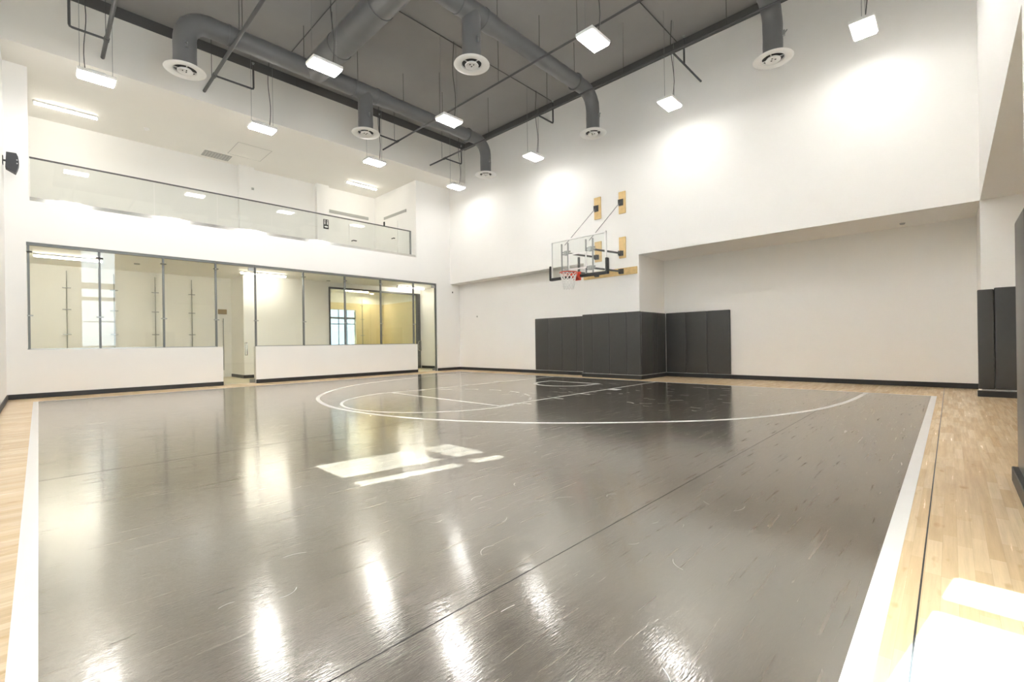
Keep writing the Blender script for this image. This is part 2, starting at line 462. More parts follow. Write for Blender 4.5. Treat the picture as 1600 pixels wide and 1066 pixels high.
b = MB(); zt = bh
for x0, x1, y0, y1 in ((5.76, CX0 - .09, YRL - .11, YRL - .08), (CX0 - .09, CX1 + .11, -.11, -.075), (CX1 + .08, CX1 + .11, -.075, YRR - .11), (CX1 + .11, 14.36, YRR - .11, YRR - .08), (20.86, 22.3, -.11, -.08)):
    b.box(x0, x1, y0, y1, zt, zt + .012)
b.build('base_highlight_strip', M['grille'], kind='structure', smooth=False)  # pale strips stand in for the highlight along the base ledges
# ---- windows to the outside
def window(name, axis, plane, a0, a1, z0, z1, vbars, hbars, fw=.05, depth=.06, pane='glass'):
    r = thing(name, (0, 0, 0), kind='structure')
    def bx(b, p, q, za, zb, d=depth):
        if axis == 'x': b.box(p, q, plane - d / 2, plane + d / 2, za, zb)
        else: b.box(plane - d / 2, plane + d / 2, p, q, za, zb)
    b = MB()
    bx(b, a0 - fw, a0, z0 - fw, z1 + fw); bx(b, a1, a1 + fw, z0 - fw, z1 + fw); bx(b, a0, a1, z0 - fw, z0); bx(b, a0, a1, z1, z1 + fw)
    b.build('window_frame', M['frame'], r, smooth=False)
    if vbars or hbars:
        b = MB()
        for p, q in vbars: bx(b, p, q, z0, z1)
        for p, q in hbars: bx(b, a0, a1, p, q)
        b.build('mullion', M['frame'], r, smooth=False)
    b = MB(); bx(b, a0, a1, z0, z1, .012); b.build('window_pane', M[pane], r, smooth=False)
    return r
window('window_1', 'x', YN - .05, WA[0], WA[1], WA[2], WA[3], [(14.96, 15.20)], [(4.34, 4.50)], pane='sun_glass')
window('window_2', 'x', YN - .05, WB[0], WB[1], WB[2], WB[3], [], [(4.12, 4.28)], pane='sun_glass')
window('window_3', 'y', X1 + .15, WR[0], WR[1], WR[2], WR[3], [], [(5.55, 5.95), (4.75, 5.0), (3.3, 3.36)])
window('window_4', 'y', -8.15, -3.4, -1.6, .5, 3.8, [(-3.36, -3.26), (-2.75, -2.72), (-2.2, -2.17)], [(2.85, 2.9), (3.2, 3.32)], pane='room_glass')

# ---- glazed partition in the glass wall
def post(b, y, z0, z1, wd=.055): b.box(-.16, -.06, y - wd / 2, y + wd / 2, z0, z1)
def partition(name, y0, y1, posts, z0, extra_jamb=False):
    r = thing(name, (0, 0, 0), kind='structure')
    b = MB(); b.box(-.18, -.03, y0, y1, HG - .085, HG); b.build('head_rail', M['frame'], r, smooth=False)
    b = MB(); b.box(-.15, -.06, y0, y1, z0, z0 + .03); b.build('sill', M['steel'], r, smooth=False)
    for y in posts:
        b = MB(); post(b, y, z0, HG - .08); p = b.build('post', M['frame'], r, smooth=False)
        for zc in (1.05 + z0, 2.0 + z0, 3.05 + z0):
            if zc > 3.4: zc = HG - .3
            b = MB(); b.box(-.055, -.03, y - .09, y + .09, zc - .02, zc + .02, .006, 1)
            b.build('glass_clip', M['steel'], p, smooth=False)
    ys = [y0] + [y for y in posts if y0 + .2 < y < y1 - .2] + [y1]
    for a, c in zip(ys, ys[1:]):
        MB().box(-.118, -.102, a + .02, c - .02, z0 + .02, HG - .07).build('glass_pane', M['glass'], r, smooth=False)
    return r
partition('window_5', -16.461, -11.442, [-16.42, -14.788, -13.073, -11.442], HB)
partition('window_6', -10.046, -2.43, [-10.046, -8.128, -6.218, -4.349, -2.43], HB)
def glass_door(name, y0, y1, hinge, handle_y):
    r = thing(name, (0, 0, 0), kind='structure')
    MB().box(-.118, -.102, y0, y1, .03, HG - .1).build('door_leaf', M['glass'], r, smooth=False)
    MB().box(-.18, -.03, y0 - .02, y1 + .02, HG - .085, HG).build('head_rail', M['frame'], r, smooth=False)
    b = MB(); b.tube([(-.05, handle_y, 1.15), (.02, handle_y, 1.15), (.03, handle_y, 1.18), (.03, handle_y, 1.62), (.02, handle_y, 1.65), (-.05, handle_y, 1.65)], .018, 8)
    b.tube([(-.12, handle_y, 1.15), (-.2, handle_y, 1.15), (-.21, handle_y, 1.18), (-.21, handle_y, 1.62), (-.2, handle_y, 1.65), (-.12, handle_y, 1.65)], .018, 8)
    b.build('door_handle', M['chrome'], r)
    b = MB()
    for zz in (.03, HG - .25): b.box(-.15, -.07, hinge - .1, hinge + .1, zz, zz + .14, .01, 1)
    b.build('pivot_hinge', M['steel'], r, smooth=False)
    return r
glass_door('door_1', -11.40, -10.09, -10.2, -10.42)
glass_door('door_2', -2.39, -1.02, -1.13, -2.05)
b = MB(); b.box(-.16, -.04, -1.02, -.977, 0, HG); b.build('trim_5', M['frame'], kind='structure', smooth=False)
# ---- grey glazed screen of the room across the corridor
r = thing('window_7', (0, 0, 0), kind='structure')
b = MB(); b.box(-3.74, -3.56, -5.4, .40, 4.55, 4.64); b.box(-3.74, -3.56, -5.4, -5.34, 0, 4.55); b.box(-3.74, -3.56, .18, .40, 0, 4.55)
b.build('window_frame', M['pipe'], r, smooth=False)
MB().box(-3.66, -3.645, -5.34, .18, .02, 4.55).build('glass_pane', M['dark_glass'], r, smooth=False)
r = thing('door_3', (0, 0, 0), kind='structure')
MB().box(-4.27, -4.22, -3.9, -2.72, HH, 8.4, .01, 1).build('door_leaf', M['white'], r, smooth=False)
MB().tube([(-4.25, -3.75, 7.45), (-4.02, -3.75, 7.45), (-4.02, -3.55, 7.45)], .03, 8).build('door_handle', M['black'], r)
r = thing('door_4', (0, 0, 0), kind='structure')
MB().box(-2.95, -1.75, -2.31, -2.24, HH, 8.4, .01, 1).build('door_leaf', M['white'], r, smooth=False)
MB().tube([(-2.0, -2.31, 7.45), (-2.0, -2.39, 7.45), (-2.2, -2.39, 7.45)], .03, 8).build('door_handle', M['black'], r)

# ================================================================== THINGS
# ---- gallery balustrade
r = thing('glass_balustrade', (-.1, -9.3, HH), 'long frameless clear glass balustrade with thin dark top rail along the upper gallery', 'balustrade')
MB().box(-.2, -.02, -16.37, -2.3, HH, HH + .12).build('base_shoe', M['chrome'], r, smooth=False, label='polished steel base channel')
MB().box(-.135, -.065, -16.37, -2.55, 7.44, 7.475).build('top_rail', M['pipe'], r, smooth=False, label='thin dark top rail')
ys = [-16.36, -13.3, -11.35, -9.39, -7.5, -5.75, -4.116, -2.6]
for a, c in zip(ys, ys[1:]):
    MB().box(-.115, -.085, a + .008, c - .008, HH + .1, 7.445).build('glass_panel', M['bal_glass'], r, smooth=False)
MB().box(-.135, -.065, -2.60, -2.53, HH + .1, 7.475).build('end_post', M['frame'], r, smooth=False)

# ---- linear lights
def linear_light(name, x, y0, y1, z, label, group, m='tube'):
    r = thing(name, (x, (y0 + y1) / 2, z - .16), label, 'ceiling light', group)
    MB().box(x - .09, x + .09, y0 - .02, y1 + .02, z - .05, z, .01, 1).build('housing', M['white_metal'], r, smooth=False)
    prof = [(x - .055, z - .05)] + [(x + .055 * cos(a), z - .055 - .06 * sin(a)) for a in [pi - pi * k / 8 for k in range(9)]] + [(x + .055, z - .05)]
    MB().prism(prof, 'y', y0, y1).build('diffuser', M[m], r)
    for yy in (y0, y1):
        MB().box(x - .065, x + .065, yy - .02, yy + .02, z - .125, z - .04, .01, 1).build('end_cap', M['white_metal'], r, smooth=False)
    return r
g = 'linear ceiling lights of the upper gallery'
linear_light('linear_light', -2.63, -16.27, -14.60, HK, 'glowing linear ceiling light at the left end of the upper gallery', g)
linear_light('linear_light', -2.58, -4.84, -3.08, HK, 'glowing linear ceiling light at the right end of the upper gallery, near the doors', g)
g = 'linear ceiling lights of the lower corridor'
linear_light('linear_light', -2.9, -16.33, -14.5, 4.9, 'glowing linear light behind the leftmost glass panes of the lower corridor', g, 'tube2')
linear_light('linear_light', -2.6, -9.92, -7.95, 4.9, 'glowing linear light behind the glass just right of the first glass door', g, 'tube2')
linear_light('linear_light', -2.6, -1.80, .0, 4.9, 'glowing linear light at the far right end of the lower corridor', g, 'tube2')
linear_light('linear_light', -6.2, -3.3, -1.7, 4.9, 'glowing linear light inside the yellow room, seen through grey glass', 'linear lights of the yellow room', 'tube3')

# ---- gallery details
t = MB().box(-4.0, -3.975, -5.47, -5.19, 7.83, 8.34).build('pictogram_sign', M['black'], None, smooth=False)
tag(t, 'small black sign with two pale symbols on the gallery pier', 'sign')
b = MB()
for yy in (-5.40, -5.26):
    b.lathe([(0, 8.24), (.035, 8.24), (.035, 8.30), (0, 8.30)], -3.974, yy, 10)
    b.box(-3.976, -3.968, yy - .03, yy + .03, 8.06, 8.22)
b.box(-3.976, -3.968, -5.42, -5.24, 7.9, 7.98)
b.build('symbol', M['white_metal'], t, smooth=False)
t = MB().box(-4.25, -4.22, -5.06, -2.68, 8.84, 9.0).build('wall_slot_grille', M['grille'], None, smooth=False)
tag(t, 'thin grey horizontal strip on the gallery back wall above the left door', 'air grille', 'strips above the gallery doors')
t = MB().box(-3.19, -.9, -2.286, -2.256, 8.72, 8.86).build('wall_slot_grille', M['grille'], None, smooth=False)
tag(t, 'thin grey horizontal strip on the gallery side wall above the right door', 'air grille', 'strips above the gallery doors')
t = MB().box(-3.2, -3.1, -2.32, -2.256, 8.35, 8.6, .015, 1).build('wall_box', M['black'], None, smooth=False)
tag(t, 'small black box on the gallery side wall beside the corner', 'device')
t = MB().box(-4.0, -3.96, -8.98, -8.87, 9.11, 9.22, .01, 1).build('wall_sensor', M['grille'], None, smooth=False)
tag(t, 'small grey sensor high on the first gallery pier', 'sensor')
t = MB().lathe([(0, HK), (.09, HK), (.09, HK - .04), (.06, HK - .07), (0, HK - .07)], -2.49, -13.17, 16).build('smoke_detector', M['white_metal'], None)
tag(t, 'small round white smoke detector on the gallery ceiling', 'smoke detector')
r = thing('ceiling_vent', (-3.55, -10.5, HK - .03), 'grey rectangular air vent set in the gallery ceiling', 'air vent')
MB().box(-3.9, -3.2, -11.05, -10.0, HK - .03, HK).build('vent_frame', M['grille'], r, smooth=False)
b = MB()
for k in range(9): b.box(-3.85, -3.25, -10.98 + k * .11, -10.93 + k * .11, HK - .045, HK - .03)
b.build('slats', M['panel_line'], r, smooth=False)
b = MB()
x0, x1, y0, y1 = -2.95, -1.35, -10.25, -8.9
for q in ((x0, x1, y0, y0 + .02), (x0, x1, y1 - .02, y1), (x0, x0 + .02, y0, y1), (x1 - .02, x1, y0, y1)): b.box(*q, HK - .008, HK)
t = b.build('access_panel', M['panel_line'], None, smooth=False)
tag(t, 'square access hatch outline in the gallery ceiling', 'access hatch')

# ---- corridor details: glass fins with clamps in front of the back wall
lbls = ['leftmost glass fin joint with two clamps on the corridor back wall',
        'second glass fin joint from the left on the corridor back wall',
        'third glass fin joint from the left on the corridor back wall',
        'rightmost glass fin joint on the corridor back wall, left of the brown sign']
def fin(name, x, y, top, z0=0.):
    r = thing(name, (x, y, z0))
    MB().box(x, x + .07, y - .012, y + .012, z0, top).build('glass_blade', M['dark_glass'], r, smooth=False)
    MB().box(x - .02, x, y - .014, y + .014, z0, top + .45).build('joint', M['grille'], r, smooth=False)
    for zc in (3.12, 4.0, 2.1):
        if zc > top: continue
        b = MB(); b.box(x - .01, x + .03, y - .13, y + .13, zc - .018, zc + .018, .006, 1); b.build('clamp', M['steel'], r, smooth=False)
    return r
for y, l in zip((-15.41, -13.95, -12.54, -11.16), lbls):
    tag(fin('glass_fin', -5.55, y, 4.25), l, 'glass fin', 'glass fins of the corridor')
tag(fin('glass_fin', -6.6, -1.9, 4.0), 'left glass fin inside the yellow room behind grey glass', 'glass fin', 'glass fins of the yellow room')
tag(fin('glass_fin', -6.6, -.55, 4.0), 'right glass fin inside the yellow room behind grey glass', 'glass fin', 'glass fins of the yellow room')
t = MB().box(-5.62, -5.58, -10.08, -9.7, 3.12, 3.36, .008, 1).build('room_sign', M['brown'], None, smooth=False)
tag(t, 'small brown sign on the back wall seen through the first glass door', 'sign')
b = MB(); b.tube([(-5.5, -9.88, .35), (-5.5, -9.88, 2.9)], .02, 8)
for zz in (.5, 1.6, 2.75): b.tube([(-5.62, -9.88, zz), (-5.5, -9.88, zz)], .015, 6)
t = b.build('pull_bar', M['steel'], None)
tag(t, 'tall steel pull bar under the small brown sign', 'handle')
for (y, x), l in zip(((-13.45, -3.14), (-5.65, -3.1)), ('small round ceiling sensor above the left corridor panes', 'small round ceiling sensor above the right corridor panes')):
    t = MB().lathe([(0, 4.9), (.1, 4.9), (.09, 4.86), (0, 4.85)], x, y, 16).build('ceiling_sensor', M['grille'], None)
    tag(t, l, 'sensor', 'corridor ceiling sensors')
r = thing('downlight', (-7.2, -.9, 4.85), 'round recessed downlight washing the yellow room wall', 'downlight')
MB().lathe([(.14, 4.9), (.14, 4.86), (.10, 4.86), (.09, 4.89)], -7.2, -.9, 20).build('trim_ring', M['white_metal'], r)
MB().lathe([(0, 4.885), (.09, 4.885)], -7.2, -.9, 20).build('lens', M['spot'], r)

# ---- pendant lights
ROWX = [2.45, 7.64, 13.70, 18.87]; ROWY = [-1.5, -6.03, -10.5, -14.97]; LZ = 9.4
def make_pendant(x, y, cs=1, lm='lamp'):
    r = thing('pendant_light', (x, y, LZ), None, 'pendant light')
    hx, hy = .265, .43
    b = MB().box(x - hx, x + hx, y - hy, y + hy, LZ + .015, LZ + .11, .015, 1)
    b.box(x - .12, x + .12, y - .2, y + .2, LZ + .11, LZ + .2, .015, 1)
    b.build('housing', M['white_metal'], r, smooth=False)
    MB().box(x - hx + .035, x + hx - .035, y - hy + .035, y + hy - .035, LZ - .035, LZ + .018, .012, 1).build('diffuser', M[lm], r, smooth=False)
    for s in (-1, 1):
        MB().tube([(x, y + s * .36, LZ + .1), (x, y + s * .36, ZT)], .006, 6).build('suspension_wire', M['wire'], r)
    pts = [(x + .05 * sin(k * .5) * min(1, k / 3), y + cs * (.24 + .03 * sin(k * .7)), LZ + .15 + (ZT - LZ - .15) * k / 12) for k in range(13)]
    MB().tube(pts, .012, 6).build('power_cord', M['pipe'], r)
    return r
rown = ['row beside the glass wall', 'second row from glass wall', 'third row from glass wall', 'row along right wall']
coln = ['nearest hoop wall', 'second from hoop wall', 'third from hoop wall', 'farthest from hoop wall']
proto = {}
for i, x in enumerate(ROWX):
    for j, y in enumerate(ROWY):
        if (i, j) == (3, 3): continue
        lab = f'glowing pendant light in {rown[i]}, {coln[j]}'
        kind = (-1 if j == 3 else 1, 'lamp_dim' if j == 0 else 'lamp')
        if kind not in proto: proto[kind] = o = make_pendant(x, y, *kind)
        else: o = dup(proto[kind], (x, y, LZ))
        o['label'] = lab; o['group'] = 'hanging court lights'

# ---- air ducts
DZ = 10.95
def sweep(P, step=.16):
    out = []
    for a, c in zip(P, P[1:]):
        a, c = Vector(a), Vector(c); n = max(1, int((c - a).length / step))
        for k in range(n): out.append(tuple(a + (c - a) * k / n))
    out.append(tuple(P[-1])); return out
def elbow(x, y, z, r, sgn, n=5):
    """bend from running +-y (at y) down to vertical; sgn=+1 the drop lies at larger y"""
    return [(x, y - sgn * r + sgn * r * sin(pi / 2 * k / n), z - r + r * cos(pi / 2 * k / n)) for k in range(n + 1)]
def duct_tube(pts, r, name, root, r2=None, yswitch=None):
    radii = []
    for i, p in enumerate(pts):
        rr = r
        if yswitch is not None: rr = r2 + (r - r2) * min(1, max(0, (yswitch - p[1]) / .4 + .5))
        radii.append(rr * (1.022 if i % 3 == 1 else 1.0))
    return MB().tube(pts, r, 24, True, radii).build(name, M['duct'], root)
def diffuser(x, y, root, z=9.4):
    ro = .5
    b = MB().lathe([(.27, z + .08), (.3, z + .06), (ro, z + .035), (ro + .01, z + .02), (ro - .01, z + .005), (.36, z - .005), (.29, z + .02), (.27, z + .08)], x, y, 40)
    f = b.build('diffuser_flange', M['white_metal'], root, label='round white air diffuser flange')
    b = MB().lathe([(0, z + .05), (.16, z + .045), (.195, z + .0), (.19, z - .02), (.13, z - .015), (.10, z + .01), (0, z + .015)], x, y, 32)
    b.box(x - .29, x + .29, y - .012, y + .012, z + .03, z + .05); b.box(x - .012, x + .012, y - .29, y + .29, z + .03, z + .05)
    b.build('diffuser_cone', M['white_metal'], f)
    MB().lathe([(0, z + .062), (.272, z + .062), (.272, z + .055), (0, z + .055)], x, y, 32).build('neck_shade_disc', M['black'], f)  # black disc stands in for the shade inside the duct neck
    b = MB()
    for k in range(3):
        a = 2.1 * k + .4
        b.box(x + .06 * cos(a) - .02, x + .06 * cos(a) + .02, y + .06 * sin(a) - .012, y + .06 * sin(a) + .012, z + .0, z + .022)
    b.build('damper_knob', M['black'], f, smooth=False)
net = thing('air_duct', (10.7, -7.4, 9.4), 'charcoal round ductwork network with round white diffusers hung under the dark ceiling', 'air duct')
def band(axis, x, y, z, r):
    p = [(x, y - .03, z), (x, y + .03, z)] if axis == 'y' else [(x - .03, y, z), (x + .03, y, z)]
    MB().tube(p, r, 24).build('joint_band', M['duct'], net)
def rod(x, y, z): MB().tube([(x, y, z), (x, y, ZT)], .009, 6).build('hanger_rod', M['pipe'], net)
def duct(x, y0, y1, left_elbow, drops):
    R = .62; r = net
    P = []
    if left_elbow: P += [(x, y0, 9.46)] + elbow(x, y0, DZ, R, -1)[::-1]
    else: P += [(x, y0, DZ)]
    P += elbow(x, y1, DZ, R, 1) + [(x, y1, 9.46)]
    duct_tube(sweep(P), .285, 'duct_run', r, .25, drops[0] + .9 if drops else None)
    for y in drops: duct_tube(sweep([(x, y, DZ), (x, y, 9.46)]), .265, 'duct_drop', r)
    ends = drops + [y1] + ([y0] if left_elbow else [])
    for y in ends:
        diffuser(x, y, r)
        b = MB(); b.box(x + .24, x + .31, y - .04, y + .02, 9.95, 10.1); b.tube([(x + .29, y, 10.02), (x + .37, y - .05, 10.06)], .018, 6)
        b.build('damper_lever', M['steel'], r, smooth=False)
    for y in [y0 + 1.1, y1 - 1.1] + [d + .45 for d in drops] + [d - .45 for d in drops]: band('y', x, y, DZ, .305)
    y = y0 + 1.4
    while y < y1 - .8:
        rod(x, y, DZ + .26); y += 1.95
duct(4.70, -13.24, -1.54, True, [-7.65])
duct(10.66, -9.9, -1.5, False, [-7.6])
duct(16.85, -9.9, -1.72, False, [-7.65])
duct_tube(sweep([(4.7, -9.5, 11.0), (17.0, -9.5, 11.0)]), .40, 'header_duct', net)
for x in (6.5, 9.0, 12.5, 15): band('x', x, -9.5, 11.0, .42)
for x in (6.0, 9.3, 13.5): rod(x, -9.5, 11.38)

# ---- sprinkler pipes
PZ = 10.58
def head(root, x, y, z):
    h = MB().tube([(x, y, z), (x, y, z + .05)], .03, 8).build('sprinkler_head', M['steel'], root)
    b = MB().lathe([(0, z + .075), (.05, z + .08), (0, z + .085)], x, y, 10)
    b.tube([(x - .025, y, z + .05), (x - .025, y, z + .078)], .006, 5); b.tube([(x + .025, y, z + .05), (x + .025, y, z + .078)], .006, 5)
    b.build('deflector', M['steel'], h)
def sprinkler(y, x1, branches, label, pr=.052):
    r = thing('sprinkler_pipe', (XK, y, PZ - .06), label, 'sprinkler pipe', 'black sprinkler pipes')
    MB().tube([(XK + .01, y, PZ), (x1, y, PZ)], pr, 14).build('main_pipe', M['pipe'], r)
    for x, ye, rise in branches: MB().tube([(x - .09, y, PZ), (x + .09, y, PZ)], pr + .016, 12).build('tee_fitting', M['pipe'], r)
    for x, ye, rise in branches:
        s = 1 if ye > y else -1
        yb = ye if rise == 'end' else ye
        if rise == 'end':
            MB().tube([(x, y, PZ), (x, ye - s * .06, PZ), (x, ye - s * .015, PZ + .015), (x, ye, PZ + .06), (x, ye, PZ + .85)], .032, 10).build('branch_pipe', M['pipe'], r)
            head(r, x, ye, PZ + .85)
        else:
            MB().tube([(x, y, PZ), (x, ye, PZ)], .032, 10).build('branch_pipe', M['pipe'], r)
            MB().tube([(x, rise, PZ), (x, rise, PZ + .85)], .03, 10).build('riser', M['pipe'], r)
            head(r, x, rise, PZ + .85)
    x = XK + 1.0
    while x < x1:
        MB().tube([(x, y, PZ + .04), (x, y, ZT)], .009, 6).build('hanger_rod', M['pipe'], r); x += 3.35
    return r
sprinkler(-2.33, 20.5, [(2.63, -1.28, 'end'), (8.6, -1.33, 'end'), (14.17, -.01, -1.4)], 'long black sprinkler pipe parallel to the hoop wall with three branches', .036)
sprinkler(-5.0, 20.5, [(2.65, -5.88, 'end')], 'long thin sprinkler pipe crossing under the middle duct', .034)
sprinkler(-12.06, 20.5, [(2.75, -10.87, 'end')], 'slanting sprinkler pipe crossing in front of the left duct')
sprinkler(-14.75, 20.5, [(2.63, -15.54, 'end')], 'sprinkler pipe at the top left corner of the ceiling')
# ---- conduits on the dark ceiling
for p0, p1, l in (((2.0, -9.66, ZT - .03), (20, -9.66, ZT - .03), 'thin dark conduit on the ceiling beside the thick cross duct'),
                  ((7.6, -9.3, ZT - .03), (7.6, -.1, ZT - .03), 'thin dark conduit on the ceiling left of the middle duct'),
                  ((13.35, -9.3, ZT - .03), (13.35, -.1, ZT - .03), 'thin dark conduit on the ceiling right of the middle duct')):
    t = MB().tube([p0, p1], .015, 8).build('ceiling_conduit', M['dark_trim'], None); tag(t, l, 'conduit')

# ---- wall pads
def pad(x0, x1, y0, y1, z0, z1, label, group):
    t = MB().box(x0 + .003, x1 - .003, y0, y1, z0, z1, .028, 3).build('wall_pad', M['vinyl'], None)
    tag(t, label, 'wall pad', group)
PZ0, PZ1 = .165, 2.64
g = 'charcoal pads left of the column'
ordn = ['leftmost', 'second from left', 'third from left', 'rightmost']
for k in range(4):
    x0 = 5.78 + k * .83
    pad(x0, min(x0 + .83, CX0 - .001), YRL - .075, YRL - .001, PZ0, PZ1, f'charcoal wall pad, {ordn[k]} of those on the recessed wall left of the column', g)
g = 'charcoal pads on the column front'
xs = [9.03, 9.53, 10.36, 11.15, 11.745]
for k in range(4):
    pad(xs[k], xs[k + 1], -.07, -.001, PZ0, PZ1 + .01, f'charcoal wall pad, {ordn[k]} on the column front under the hoop', g)
g = 'charcoal pads on the column side'
ys = [.002, .946, 1.363, 2.085]
for k, nm in enumerate(('nearest the front corner', 'narrow middle one', 'deepest in the corner')):
    pad(CX1 + .001, CX1 + .075, ys[k], ys[k + 1], PZ0, PZ1, f'charcoal wall pad on the shaded right side of the column, {nm}', g)
g = 'charcoal pads right of the column'
xs = [11.765, 12.61, 13.46, 14.335]
for k, nm in enumerate(('leftmost', 'middle', 'rightmost')):
    pad(xs[k], xs[k + 1], YRR - .075, YRR - .001, PZ0, PZ1, f'charcoal wall pad, {nm} of the three on the recessed wall right of the column', g)
g = 'charcoal pads on the far right pier'
pad(20.875, 21.164, -.075, -.001, PZ0 + .02, PZ1, 'narrow charcoal wall pad, left one on the far right pier', g)
pad(21.164, 21.99, -.06, -.001, PZ0 + .02, PZ1 + .03, 'wide charcoal wall pad, right one on the far right pier', g)
g = 'charcoal pads at the right edge'
pad(X1 - .07, X1 - .001, -10.05, -9.2, .12, 2.67, 'large charcoal wall pad seen edge-on at the right edge of the photo', g)
pad(X1 - .07, X1 - .001, -10.9, -10.05, .12, 2.67, 'charcoal wall pad beyond the edge-on one at the right edge', g)

# ---- wooden mounting boards for the hoop
def board(x0, x1, z0, z1, label):
    t = MB().box(x0, x1, -.055, -.001, z0, z1, .006, 1).build('mounting_board', M['ply'], None, smooth=False)
    tag(t, label, 'mounting board', 'pine boards behind the hoop')
board(9.70, 10.02, 6.59, 7.49, 'pine mounting board, upper left one on the wall above the backboard')
board(10.86, 11.16, 6.59, 7.46, 'pine mounting board, upper right one on the wall above the backboard')
board(9.70, 10.02, 4.81, 5.65, 'pine mounting board seen through the backboard glass')
board(10.85, 11.14, 4.81, 5.65, 'pine mounting board just right of the backboard')
board(9.12, 11.62, 4.13, 4.41, 'long horizontal pine mounting board below the backboard')

# ---- basketball hoop
BY = -2.25; BX0, BX1, BZ0, BZ1 = HOOPX - 1.27, HOOPX + 1.245, 3.95, 5.42
hoop = thing('basketball_hoop', (HOOPX, -1.1, 3.4), 'wall mounted basketball hoop with clear backboard, black edge padding and orange rim', 'basketball hoop')
MB().box(BX0, BX1, BY, BY + .03, BZ0, BZ1).build('backboard_glass', M['board_glass'], hoop, smooth=False)
b = MB(); fw = .055
b.box(BX0, BX1, BY - .012, BY + .06, BZ0, BZ0 + fw); b.box(BX0, BX1, BY - .012, BY + .06, BZ1 - fw, BZ1)
b.box(BX0, BX0 + fw, BY - .012, BY + .06, BZ0, BZ1); b.box(BX1 - fw, BX1, BY - .012, BY + .06, BZ0, BZ1)
b.build('backboard_frame', M['white_metal'], hoop, smooth=False)
b = MB(); tx0, tx1, tz0, tz1 = HOOPX - .41, HOOPX + .41, 4.2, 4.82
for q in ((tx0, tx1, tz0, tz0 + .05), (tx0, tx1, tz1 - .05, tz1), (tx0, tx0 + .05, tz0, tz1), (tx1 - .05, tx1, tz0, tz1)):
    b.box(q[0], q[1], BY - .006, BY - .001, q[2], q[3])
b.build('target_square', M['white_metal'], hoop, smooth=False)
b = MB(); pt = .09
b.box(BX0 - .05, BX1 + .05, BY - .05, BY + .1, BZ0 - .06, BZ0 + .05, .03, 2)
b.box(BX0 - .06, BX0 + .03, BY - .05, BY + .1, BZ0 - .05, BZ0 + .52, .03, 2); b.box(BX1 - .03, BX1 + .06, BY - .05, BY + .1, BZ0 - .05, BZ0 + .52, .03, 2)
b.build('edge_padding', M['black'], hoop, label='black bolt-on edge padding')
RC = (HOOPX, BY - .57, 4.02); RR = .31
b = MB(); b.tube([(RC[0] + RR * cos(2 * pi * k / 40), RC[1] + RR * sin(2 * pi * k / 40), RC[2]) for k in range(40)], .018, 10, closed=True)
b.tube([(RC[0] + (RR + .01) * cos(pi * k / 20), RC[1] + (RR + .01) * sin(pi * k / 20), RC[2] - .07 + .0 * k) for k in range(21)], .014, 8)
rim = b.build('rim', M['orange'], hoop, label='orange rim')
b = MB(); b.prism([(BY - .012, 4.04), (BY - .012, 3.80), (BY - .10, 3.84), (RC[1] + RR - .04, 3.97), (RC[1] + RR - .04, 4.04)], 'x', HOOPX - .13, HOOPX + .13)
b.box(HOOPX - .17, HOOPX + .17, BY - .035, BY - .012, 3.78, 4.10, .01, 1)
b.build('rim_bracket', M['orange'], rim, smooth=False)
b = MB(); n = 12; rows = 6
def npnt(i, k):
    f = i / rows; a = 2 * pi * (k + .5 * (i % 2)) / n
    rr = RR * (1 - .42 * f ** .8); return (RC[0] + rr * cos(a), RC[1] + rr * sin(a), RC[2] - .02 - .58 * f)
for k in range(n):
    for s in (0, 1):
        pts = []; kk = k
        for i in range(rows + 1):
            pts.append(npnt(i, kk))
            if s == 0: kk = kk + (1 if i % 2 else 0)
            else: kk = kk - (0 if i % 2 else 1)
        b.tube(pts, .011, 5)
b.build('net', M['net'], rim, label='white net')
# vertical steel rails behind the glass and cross clamps
b = MB()
for x in (HOOPX - .80, HOOPX - .50, HOOPX + .32, HOOPX + .62): b.box(x - .016, x + .016, BY + .06, BY + .12, BZ0 + .05, BZ1 - .14)
b.build('back_rail', M['steel'], hoop, smooth=False)
MB().box(HOOPX - .03, HOOPX + .03, BY + .05, BY + .12, 4.0, 4.66).build('center_strut', M['pipe'], hoop, smooth=False)
for xb, xw in ((HOOPX - .65, HOOPX - .58), (HOOPX + .47, HOOPX + .56)):
    for zb, zw in ((4.92, 5.0), (4.22, 4.28)):
        a = MB().tube([(xb, BY + .18, zb), (xw, -.12, zw)], .038, 10).build('support_arm', M['pipe'], hoop)
        c = MB(); c.box(xb - .19, xb + .19, BY + .12, BY + .2, zb - .06, zb - .02); c.box(xb - .19, xb + .19, BY + .12, BY + .2, zb + .02, zb + .06)
        c.box(xb - .07, xb + .07, BY + .11, BY + .24, zb - .08, zb + .08, .01, 1); c.build('rail_clamp', M['steel'], a, smooth=False)
        c = MB(); c.box(xw - .10, xw + .10, -.075, -.055, zw - .1, zw + .1); c.box(xw - .06, xw - .03, -.2, -.07, zw - .09, zw + .09); c.box(xw + .03, xw + .06, -.2, -.07, zw - .09, zw + .09)
        c.tube([(xw - .09, -.13, zw), (xw + .09, -.13, zw)], .03, 8); c.build('wall_bracket', M['pipe'], a, smooth=False)
for xb, xw in ((HOOPX - .65, HOOPX - .57), (HOOPX + .47, HOOPX + .58)):
    a = MB().tube([(xb, BY + .1, BZ1 - .2), (xw, -.12, 7.03)], .012, 6).build('support_cable', M['wire'], hoop)
    c = MB(); c.box(xw - .10, xw + .10, -.075, -.055, 6.9, 7.16); c.box(xw - .05, xw - .02, -.2, -.07, 6.93, 7.12); c.box(xw + .02, xw + .05, -.2, -.07, 6.93, 7.12)
    c.build('cable_bracket', M['pipe'], a, smooth=False)

